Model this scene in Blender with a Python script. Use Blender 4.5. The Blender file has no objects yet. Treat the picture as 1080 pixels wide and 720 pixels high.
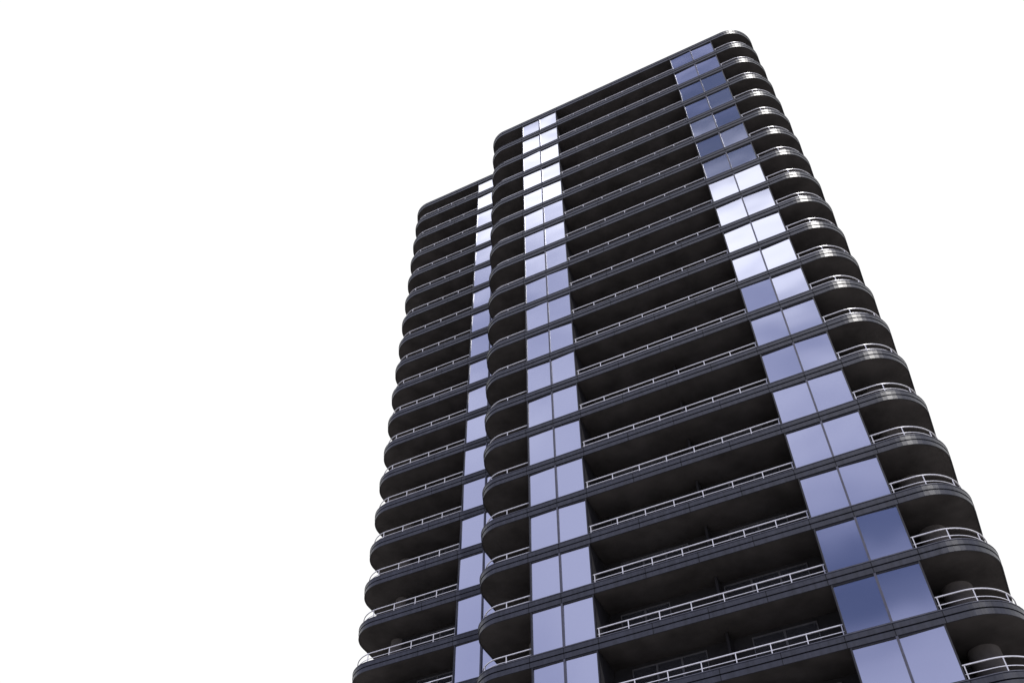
import bpy, math, random
from mathutils import Vector, Matrix
random.seed(7)
S=3.1; Z0=26.5*S+1.7
sc=bpy.context.scene
sc.view_settings.view_transform='Standard'; sc.view_settings.look='None'; sc.view_settings.exposure=0
def link(o): sc.collection.objects.link(o); return o

# ---------------- materials
def mat(name,col,rough=.6,metal=0,var=.25,nscale=1.5,bump=0,bscale=20,spec=.5,streak=False):
    m=bpy.data.materials.new(name); m.use_nodes=True; nt=m.node_tree; b=nt.nodes['Principled BSDF']
    b.inputs['Roughness'].default_value=rough; b.inputs['Metallic'].default_value=metal
    b.inputs['Specular IOR Level'].default_value=spec
    tc=nt.nodes.new('ShaderNodeTexCoord'); mp=nt.nodes.new('ShaderNodeMapping')
    nt.links.new(tc.outputs['Object'],mp.inputs[0])
    if streak: mp.inputs['Scale'].default_value=(3,3,.35)
    n=nt.nodes.new('ShaderNodeTexNoise'); n.inputs['Scale'].default_value=nscale; n.inputs['Detail'].default_value=6
    nt.links.new(mp.outputs[0],n.inputs['Vector'])
    r=nt.nodes.new('ShaderNodeMapRange'); r.inputs['From Min'].default_value=.3; r.inputs['From Max'].default_value=.7
    r.inputs['To Min'].default_value=1-var; r.inputs['To Max'].default_value=1+var
    nt.links.new(n.outputs['Fac'],r.inputs['Value'])
    v=nt.nodes.new('ShaderNodeVectorMath'); v.operation='SCALE'; v.inputs[0].default_value=col
    nt.links.new(r.outputs[0],v.inputs['Scale']); nt.links.new(v.outputs[0],b.inputs['Base Color'])
    if bump:
        n2=nt.nodes.new('ShaderNodeTexNoise'); n2.inputs['Scale'].default_value=bscale
        nt.links.new(tc.outputs['Object'],n2.inputs['Vector'])
        bp=nt.nodes.new('ShaderNodeBump'); bp.inputs['Strength'].default_value=bump; bp.inputs['Distance'].default_value=.02
        nt.links.new(n2.outputs['Fac'],bp.inputs['Height']); nt.links.new(bp.outputs[0],b.inputs['Normal'])
    return m
M_fascia=mat('fascia_paint',(.025,.027,.039),.38,0,.35,2.0,.12,30,.5,True)
M_lip=mat('fascia_lip_metal',(.085,.088,.115),.4,.2,.3,3)
M_groove=mat('shadow_joint',(.004,.004,.005),.8,spec=.1)
M_soffit=mat('soffit_concrete',(.072,.067,.067),.85,0,.3,.7,.3,12,.12)
M_wall=mat('balcony_wall',(.034,.033,.036),.7,0,.25,1.0,.1,8,.2)
M_frame=mat('window_frame',(.014,.014,.018),.4,.1,.15,4)
M_dframe=mat('door_frame',(.14,.14,.15),.4,.1,.15,4)
M_mull=mat('mullion_metal',(.09,.09,.115),.4,.5,.15,4)
M_rail=mat('railing_metal',(.72,.72,.77),.3,.2,.1,5)
M_col=mat('column_concrete',(.15,.14,.138),.8,0,.2,1.5,.3,10,.2)
M_door=mat('balcony_door_glass',(.30,.32,.38),.05,.9,.1,1)
M_asph=mat('asphalt',(.05,.05,.052),.9,0,.25,.8,.3,40)
M_pave=mat('pavement_concrete',(.32,.30,.28),.85,0,.15,.6,.2,20)
M_paint=mat('road_paint',(.75,.75,.73),.7,0,.1,3)
M_grnd=mat('ground_concrete',(.20,.19,.18),.9,0,.2,.05,.2,10)
def glassmat():
    m=bpy.data.materials.new('reflective_glass'); m.use_nodes=True; nt=m.node_tree; b=nt.nodes['Principled BSDF']
    b.inputs['Metallic'].default_value=1; b.inputs['Base Color'].default_value=(.66,.675,.77,1); b.inputs['Roughness'].default_value=.13
    tc=nt.nodes.new('ShaderNodeTexCoord')
    n=nt.nodes.new('ShaderNodeTexNoise'); n.inputs['Scale'].default_value=.6; n.inputs['Detail'].default_value=0
    nt.links.new(tc.outputs['Object'],n.inputs['Vector'])
    bp=nt.nodes.new('ShaderNodeBump'); bp.inputs['Strength'].default_value=.3; bp.inputs['Distance'].default_value=.03
    nt.links.new(n.outputs['Fac'],bp.inputs['Height']); nt.links.new(bp.outputs[0],b.inputs['Normal'])
    return m
M_glass=glassmat()

# ---------------- mesh builder
class MB:
    def __init__(s): s.v=[]; s.f=[]
    def add(s,vs,fs):
        o=len(s.v); s.v+=[tuple(v) for v in vs]; s.f+=[tuple(i+o for i in f) for f in fs]
    def box(s,x0,x1,y0,y1,z0,z1):
        s.add([(x0,y0,z0),(x1,y0,z0),(x1,y1,z0),(x0,y1,z0),(x0,y0,z1),(x1,y0,z1),(x1,y1,z1),(x0,y1,z1)],
              [(3,2,1,0),(4,5,6,7),(0,1,5,4),(1,2,6,5),(2,3,7,6),(3,0,4,7)])
    def prism(s,pts,z0,z1):
        n=len(pts)
        s.add([(x,y,z0) for x,y in pts]+[(x,y,z1) for x,y in pts],
              [tuple(reversed(range(n))),tuple(range(n,2*n))]+[(i,(i+1)%n,n+(i+1)%n,n+i) for i in range(n)])
    def ring(s,po,pi,z0,z1):
        n=len(po)
        vs=[(x,y,z0) for x,y in po]+[(x,y,z1) for x,y in po]+[(x,y,z0) for x,y in pi]+[(x,y,z1) for x,y in pi]
        fs=[]
        for i in range(n):
            j=(i+1)%n
            fs+=[(i,j,n+j,n+i),(2*n+j,2*n+i,3*n+i,3*n+j),(j,i,2*n+i,2*n+j),(n+i,n+j,3*n+j,3*n+i)]
        s.add(vs,fs)
    def bar(s,p,q,w,h):
        (x0,y0,z0),(x1,y1,_)=p,q
        dx,dy=x1-x0,y1-y0; l=math.hypot(dx,dy); nx,ny=-dy/l*w/2,dx/l*w/2; ex,ey=dx/l*w/2*.3,dy/l*w/2*.3
        x0-=ex;y0-=ey;x1+=ex;y1+=ey
        s.add([(x0+nx,y0+ny,z0),(x0-nx,y0-ny,z0),(x1-nx,y1-ny,z0),(x1+nx,y1+ny,z0),
               (x0+nx,y0+ny,z0+h),(x0-nx,y0-ny,z0+h),(x1-nx,y1-ny,z0+h),(x1+nx,y1+ny,z0+h)],
              [(0,3,2,1),(4,5,6,7),(0,1,5,4),(1,2,6,5),(2,3,7,6),(3,0,4,7)])
    def cyl(s,x,y,r,z0,z1,n=32):
        s.prism([(x+r*math.cos(2*math.pi*i/n),y+r*math.sin(2*math.pi*i/n)) for i in range(n)],z0,z1)
    def obj(s,name,m,parent=None,smooth=False):
        me=bpy.data.meshes.new(name); me.from_pydata(s.v,[],s.f); me.materials.append(m); me.update()
        if smooth:
            for p in me.polygons: p.use_smooth=len(p.vertices)==4
        o=link(bpy.data.objects.new(name,me)); o.parent=parent; return o

def outline(corners,d,seg=14):
    pts=[]
    for x,y,r,sx,sy,a0 in corners:
        X=x+sx*d; Y=y+sy*d; R=r-d
        cx,cy=X+sx*R,Y+sy*R
        for i in range(seg+1):
            a=math.radians(a0+90*i/seg); pts.append((cx+R*math.cos(a),cy+R*math.sin(a)))
    return pts
XL,XR,YB=-1.17*S,6.87*S,24.
RL,RR=.56*S,.68*S
WXL,WY=-4.83*S,1.58*S; RW=.62*S; WYB=20.
main_c=[(XL,0,RL,1,1,180),(XR,0,RR,-1,1,270),(XR,YB,RR,-1,-1,0),(XL,YB,RL,1,-1,90)]
def main_o(d): return outline(main_c,d)
def wing_o(d):
    p=outline([(WXL,WY,RW,1,1,180)],d)
    p+= [(XL-.004,WY+d),(XL-.004,WYB-d)]
    p+= outline([(WXL,WYB,RW,1,-1,90)],d)
    return p

tower=link(bpy.data.objects.new('apartment_tower',None))
soff,fas,fasl,lip,gro,join=MB(),MB(),MB(),MB(),MB(),MB()
BH=.60
def band(of,zt,xs_j,y0,h=BH):
    soff.prism(of(.07),zt-h+.03,zt-.35)
    fasl.ring(of(.03),of(.075),zt-h,zt-.335)
    gro.ring(of(.09),of(.14),zt-.335,zt-.295)
    fas.ring(of(0),of(.17),zt-.295,zt-.035)
    lip.ring(of(-.02),of(.16),zt-.035,zt)
    for x in xs_j:
        join.box(x-.014,x+.014,y0-.003,y0+.02,zt-.294,zt-.036)
        join.box(x-.014,x+.014,y0+.027,y0+.05,zt-h+.002,zt-.337)
U=[0,1.105*S,4.639*S,5.865*S]
jm=[U[0]-.08,U[1]+.08,U[2]-.08,U[3]+.08,(U[0]+U[1])/2,(U[2]+U[3])/2]+[U[1]+.08+(U[2]-U[1]-.16)*i/4 for i in (1,2,3)]
WU=[-2.32*S,XL-.05]
jw=[WU[0]-.08,(WU[0]+WU[1])/2,WU[0]-2.4]
NF=26
ZR=Z0-.08*S; ZRW=Z0+.80*S
for k in range(1,NF+1):
    band(main_o,Z0-k*S,jm,0)
band(main_o,ZR,jm,0)
for k in range(0,NF+1):
    band(wing_o,Z0-k*S,jw,WY)
band(wing_o,ZRW,jw,WY)
# ---------------- window bays
glass,frame,mull,walls,doors,dfr,rail,cols=[MB() for _ in range(8)]
def pane(x0,x1,y,z0,z1):
    a=random.gauss(0,.006)*(x1-x0); b=random.gauss(0,.006)*(z1-z0)
    ys=[y-a-b,y+a-b,y+a+b,y-a+b]
    glass.add([(x0,ys[0],z0),(x1,ys[1],z0),(x1,ys[2],z1),(x0,ys[3],z1)],[(0,1,2,3)])
def bay(x0,x1,y,z0,z1,depth):
    w=.07; m=(x0+x1)/2
    yy=y+.05
    frame.box(x0,x0+w,yy,yy+.12,z0,z1+.02); frame.box(x1-w,x1,yy,yy+.12,z0,z1+.02)
    frame.box(x0+w,x1-w,yy+.01,yy+.11,z0,z0+.07); frame.box(x0+w,x1-w,yy+.012,yy+.11,z1-.07,z1+.02)
    mull.box(m-.05,m+.05,yy-.012,yy+.10,z0+.004,z1+.018)
    pane(x0+w,m-.05,yy+.06,z0+.07,z1-.07); pane(m+.05,x1-w,yy+.06,z0+.07,z1-.07)
    walls.box(x0+.01,x0+.12,yy+.12,y+depth,z0-.3,z1+.01)
    walls.box(x1-.12,x1-.01,yy+.12,y+depth,z0-.3,z1+.01)
def doorset(x0,x1,y,z0,z1,n):
    w=(x1-x0)/n
    for i in range(n):
        a=x0+i*w; b=a+w
        dfr.box(a,a+.05,y-.06,y,z0-.3,z1-.19); dfr.box(b-.05,b,y-.062,y,z0-.3,z1-.19)
        dfr.box(a+.05,b-.05,y-.06,y,z1-.25,z1-.19)
        doors.box(a+.05,b-.05,y-.03,y-.004,z0-.3,z1-.25)
def railing(pts,z,posts=1.55,h=.58):
    R=rail
    for p,q in zip(pts,pts[1:]):
        R.bar((p[0],p[1],z+h),(q[0],q[1],z+h),.055,.045)
        R.bar((p[0],p[1],z+h*.45),(q[0],q[1],z+h*.45),.03,.03)
    L=[math.hypot(q[0]-p[0],q[1]-p[1]) for p,q in zip(pts,pts[1:])]; T=sum(L); n=max(1,round(T/posts))
    for i in range(n+1):
        t=min(max(T*i/n,.06),T-.06); j=0
        while j<len(L)-1 and t>L[j]: t-=L[j]; j+=1
        p,q=pts[j],pts[j+1]; f=t/L[j]; x=p[0]+(q[0]-p[0])*f; y=p[1]+(q[1]-p[1])*f
        R.box(x-.02,x+.02,y-.024,y+.024,z-.35,z+h+.001)
def arc(cx,cy,r,a0,a1,n=14): return [(cx+r*math.cos(math.radians(a0+(a1-a0)*i/n)),cy+r*math.sin(math.radians(a0+(a1-a0)*i/n))) for i in range(n+1)]
D=2.1
ri=.2
for k in range(1,NF+1):
    z0=Z0-k*S; top=Z0-(k-1)*S-BH if k>1 else ZR-BH
    bay(U[0],U[1],0,z0,top,D); bay(U[2],U[3],0,z0,top,D)
    a,b=U[1],U[2]
    if k%2: doorset(a+.9,a+4.6,D,z0,top,3); doorset(b-4.2,b-1.2,D,z0,top,2)
    else: doorset(a+.6,a+3.2,D,z0,top,2); doorset(b-5.0,b-.9,D,z0,top,3)
    walls.box((a+b)/2+.25,(a+b)/2+.37,D-.7,D,z0-.3,top+.01)
    railing([(U[1]+.02,ri),(U[2]-.02,ri)],z0)
    railing([(U[3]+.02,ri)]+arc(XR-RR,RR,RR-ri,-90,0)+[(XR-ri,13)],z0,h=.68)
    railing([(U[0]-.02,ri+.1)]+arc(XL+RL,RL,RL-ri-.1,-90,-180)+[(XL+ri+.1,WY-.05)],z0)
    doorset(U[3]+.1,U[3]+.9,3.2,z0,top,1)
for k in range(0,NF+1):
    z0=Z0-k*S; top=Z0-(k-1)*S-BH if k>0 else ZRW-BH
    bay(WU[0],WU[1],WY,z0,top,D)
    railing([(WU[0]-.02,WY+.22)]+arc(WXL+RW,WY+RW,RW-.22,-90,-180,)+[(WXL+.22,WY+10)],z0,h=.66)
    doorset(WU[0]-3.6,WU[0]-.8,WY+D,z0,top,2)
zb=Z0-NF*S-.3; zt=ZR-.45
walls.box(U[0]-.9,U[3]-.2,D,D+.3,zb,zt)
walls.box(U[3]-.2,6.1*S,3.2,3.5,zb,zt-.003)
walls.box(6.1*S-.3,6.1*S,3.5,YB-3,zb,zt-.006)
walls.box(U[0]-.9,U[0]-.6,D+.3,YB-3,zb,zt-.006)
walls.box(U[0]-.6,6.1*S-.3,YB-3.3,YB-3,zb,zt-.008)
cols.cyl(6.2*S,2.9,.66,zb,zt-.004); cols.cyl(U[0]-.9,2.9,.5,zb,zt-.005)
zt2=ZRW-.45
walls.box(WXL+2.3,XL-.01,WY+D,WY+D+.3,zb,zt2)
walls.box(WXL+2.3,WXL+2.6,WY+D+.3,WYB-2.5,zb,zt2-.003)
walls.box(WXL+2.6,XL-.01,WYB-2.8,WYB-2.5,zb,zt2-.004)
cols.cyl(WXL+2.4,WY+D+.3,.5,zb,zt2-.005)
lob=MB(); zg=.15
lob.box(XL+1.5,XR-1.5,1.8,YB-2,zg,Z0-NF*S-BH+.02)
lob.box(WXL+1.5,XL+1.5,WY+1.8,WYB-2,zg,Z0-NF*S-BH+.018)
for x,y in ((XL+1.4,1.2),(4.,1.0),(9.5,1.0),(14.5,1.0),(XR-1.6,1.6),(WXL+1.5,WY+1.5)): cols.cyl(x,y,.4,zg,Z0-NF*S-.5,24)
for i in range(9): lip.box(XL+2+i*2.3,XL+2.08+i*2.3,1.72,1.81,zg,Z0-NF*S-BH)
for mb,n,m,sm in ((soff,'slab_soffits',M_soffit,0),(fas,'fascia_upper',M_fascia,0),(fasl,'fascia_lower',M_fascia,0),(lip,'fascia_lip',M_lip,0),(gro,'fascia_groove',M_groove,0),
    (join,'fascia_joints',M_groove,0),(glass,'window_panes',M_glass,0),(frame,'window_frames',M_frame,0),(mull,'window_mullions',M_mull,0),(walls,'balcony_walls',M_wall,0),
    (doors,'balcony_doors',M_door,0),(dfr,'door_frames',M_dframe,0),(rail,'balcony_railings',M_rail,0),(cols,'round_columns',M_col,1),(lob,'lobby_glazing',M_door,0)):
    mb.obj(n,m,tower,sm)
# ---------------- ground
g=MB(); g.add([(-3000,-3000,0),(3000,-3000,0),(3000,3000,0),(-3000,3000,0)],[(0,1,2,3)]); g.obj('ground',M_grnd)
p=MB(); p.box(-60,70,-25,40,-.1,.15); p.obj('pavement',M_pave)
k=MB(); k.box(-60,70,-25.3,-25.003,-.1,.153); k.obj('kerb',M_col)
r=MB(); r.add([(-400,-34,.004),(400,-34,.004),(400,-25.3,.004),(-400,-25.3,.004)],[(0,1,2,3)]); r.obj('road',M_asph)
l=MB()
for i in range(-60,60): l.add([(i*6,-29.7,.008),(i*6+3,-29.7,.008),(i*6+3,-29.55,.008),(i*6,-29.55,.008)],[(0,1,2,3)])
l.obj('road_markings',M_paint)
k=MB(); k.box(-60,70,-40,-34.003,-.1,.15); k.obj('pavement.001',M_pave)

# ---------------- world
SUN_EL=math.radians(56); SAZ=math.radians(42)
w=bpy.data.worlds.new('World'); sc.world=w; w.use_nodes=True; nt=w.node_tree; N=nt.nodes; Lk=nt.links
bg=N['Background']
sky=N.new('ShaderNodeTexSky'); sky.sky_type='NISHITA'; sky.sun_disc=False; sky.sun_elevation=SUN_EL
sdir=Vector((math.sin(SAZ)*math.cos(SUN_EL),-math.cos(SAZ)*math.cos(SUN_EL),math.sin(SUN_EL)))
sky.sun_rotation=math.atan2(sdir.x,sdir.y)
tc=N.new('ShaderNodeTexCoord'); sep=N.new('ShaderNodeSeparateXYZ'); Lk.new(tc.outputs['Generated'],sep.inputs[0])
def M(op,a,b=None,c=None):
    n=N.new('ShaderNodeMath'); n.operation=op
    for i,x in enumerate((a,b,c)):
        if x is None: continue
        if isinstance(x,(int,float)): n.inputs[i].default_value=x
        else: Lk.new(x,n.inputs[i])
    return n.outputs[0]
def MR(v,a,b,c,d):
    n=N.new('ShaderNodeMapRange'); n.interpolation_type='SMOOTHSTEP'; Lk.new(v,n.inputs['Value'])
    for nm,x in zip(('From Min','From Max','To Min','To Max'),(a,b,c,d)): n.inputs[nm].default_value=x
    return n.outputs[0]
el=M('DIVIDE',M('ARCSINE',sep.outputs[2]),math.pi/2)
nz=N.new('ShaderNodeTexNoise'); nz.inputs['Scale'].default_value=6; nz.inputs['Detail'].default_value=2; nz.inputs['Roughness'].default_value=.45
Lk.new(tc.outputs['Generated'],nz.inputs['Vector'])
nn=M('SUBTRACT',nz.outputs['Fac'],.5)
elw=M('ADD',el,M('MULTIPLY',nn,.04))
def ramp(stops):
    n=N.new('ShaderNodeValToRGB'); n.color_ramp.interpolation='EASE'; e=n.color_ramp.elements
    while len(e)>1: e.remove(e[0])
    e[0].position=stops[0][0]/90; e[0].color=(stops[0][1],)*3+(1,)
    for a,v in stops[1:]:
        q=e.new(a/90); q.color=(v,)*3+(1,)
    Lk.new(elw,n.inputs[0]); return n.outputs[0]
rR=ramp([(0,.5),(28,.45),(30.5,.42),(33.5,.0),(36.5,.14),(39,.42),(43,.48),(45,.66),(47.3,.26),(50,.44),(53,.78),(56.5,1),(58,.42),(59.5,.0),(62,.04),(64,.24),(66,.42),(80,.5)])
rL=ramp([(0,.4),(28,.42),(40,.48),(47,.56),(50,.48),(52.5,.24),(54,.55),(57,.68),(59,1),(62.5,1),(64,.5),(66,.42),(80,.5)])
azf=MR(M('DIVIDE',sep.outputs[0],M('SUBTRACT',0.0001,sep.outputs[1])),-.36,-.12,1,0)
mx=N.new('ShaderNodeMix'); mx.data_type='FLOAT'; Lk.new(azf,mx.inputs['Factor']); Lk.new(rR,mx.inputs[2]); Lk.new(rL,mx.inputs[3])
cover=M('ADD',mx.outputs[0],M('MULTIPLY',nn,.45)); cover.node.use_clamp=True
skys=N.new('ShaderNodeVectorMath'); skys.operation='SCALE'; skys.inputs['Scale'].default_value=.05; Lk.new(sky.outputs[0],skys.inputs[0])
skt=N.new('ShaderNodeVectorMath'); skt.operation='MULTIPLY'; Lk.new(skys.outputs[0],skt.inputs[0]); skt.inputs[1].default_value=(.14,.27,.56)
cr=N.new('ShaderNodeValToRGB'); e=cr.color_ramp.elements
e[0].position=0; e[0].color=(.045,.075,.22,1); e[1].position=1; e[1].color=(1,1,1,1)
q=e.new(.22); q.color=(.16,.19,.37,1)
q=e.new(.45); q.color=(.40,.42,.60,1)
q=e.new(.7); q.color=(.68,.70,.87,1)
Lk.new(cover,cr.inputs[0])
sc2=N.new('ShaderNodeVectorMath'); sc2.operation='SCALE'; Lk.new(cr.outputs[0],sc2.inputs[0]); Lk.new(MR(cover,.6,1,1.2,1.9),sc2.inputs['Scale'])
cm=N.new('ShaderNodeMix'); cm.data_type='RGBA'; Lk.new(MR(cover,0,.3,0,1),cm.inputs['Factor']); Lk.new(skt.outputs[0],cm.inputs[6]); Lk.new(sc2.outputs[0],cm.inputs[7])
front=MR(sep.outputs[1],-.12,.05,0,1)
fm=N.new('ShaderNodeMix'); fm.data_type='RGBA'; Lk.new(front,fm.inputs['Factor']); Lk.new(cm.outputs[2],fm.inputs[6]); fm.inputs[7].default_value=(1.06,1.06,1.06,1)
Lk.new(fm.outputs[2],bg.inputs[0]); bg.inputs['Strength'].default_value=1.0
# ---------------- sun
sl=bpy.data.lights.new('sun','SUN'); sl.energy=3.2; sl.angle=math.radians(.5); sl.color=(1,.97,.93)
so=link(bpy.data.objects.new('sun',sl)); so.rotation_euler=(-sdir).to_track_quat('-Z','Y').to_euler(); so.location=(0,0,150)
# ---------------- camera
cam=bpy.data.cameras.new('camera'); co=link(bpy.data.objects.new('camera',cam)); sc.camera=co
cam.sensor_width=36; cam.lens=1021/1080*36; cam.clip_end=8000
th=math.radians(50.65); ya=math.radians(-26.47)
F=Vector((math.sin(ya)*math.cos(th),math.cos(ya)*math.cos(th),math.sin(th))); R=Vector((math.cos(ya),-math.sin(ya),0)); Up=R.cross(F)
m=Matrix((R,Up,-F)).transposed().to_4x4(); m.translation=Vector((5.65*S,-12.0*S,1.7)); co.matrix_world=m
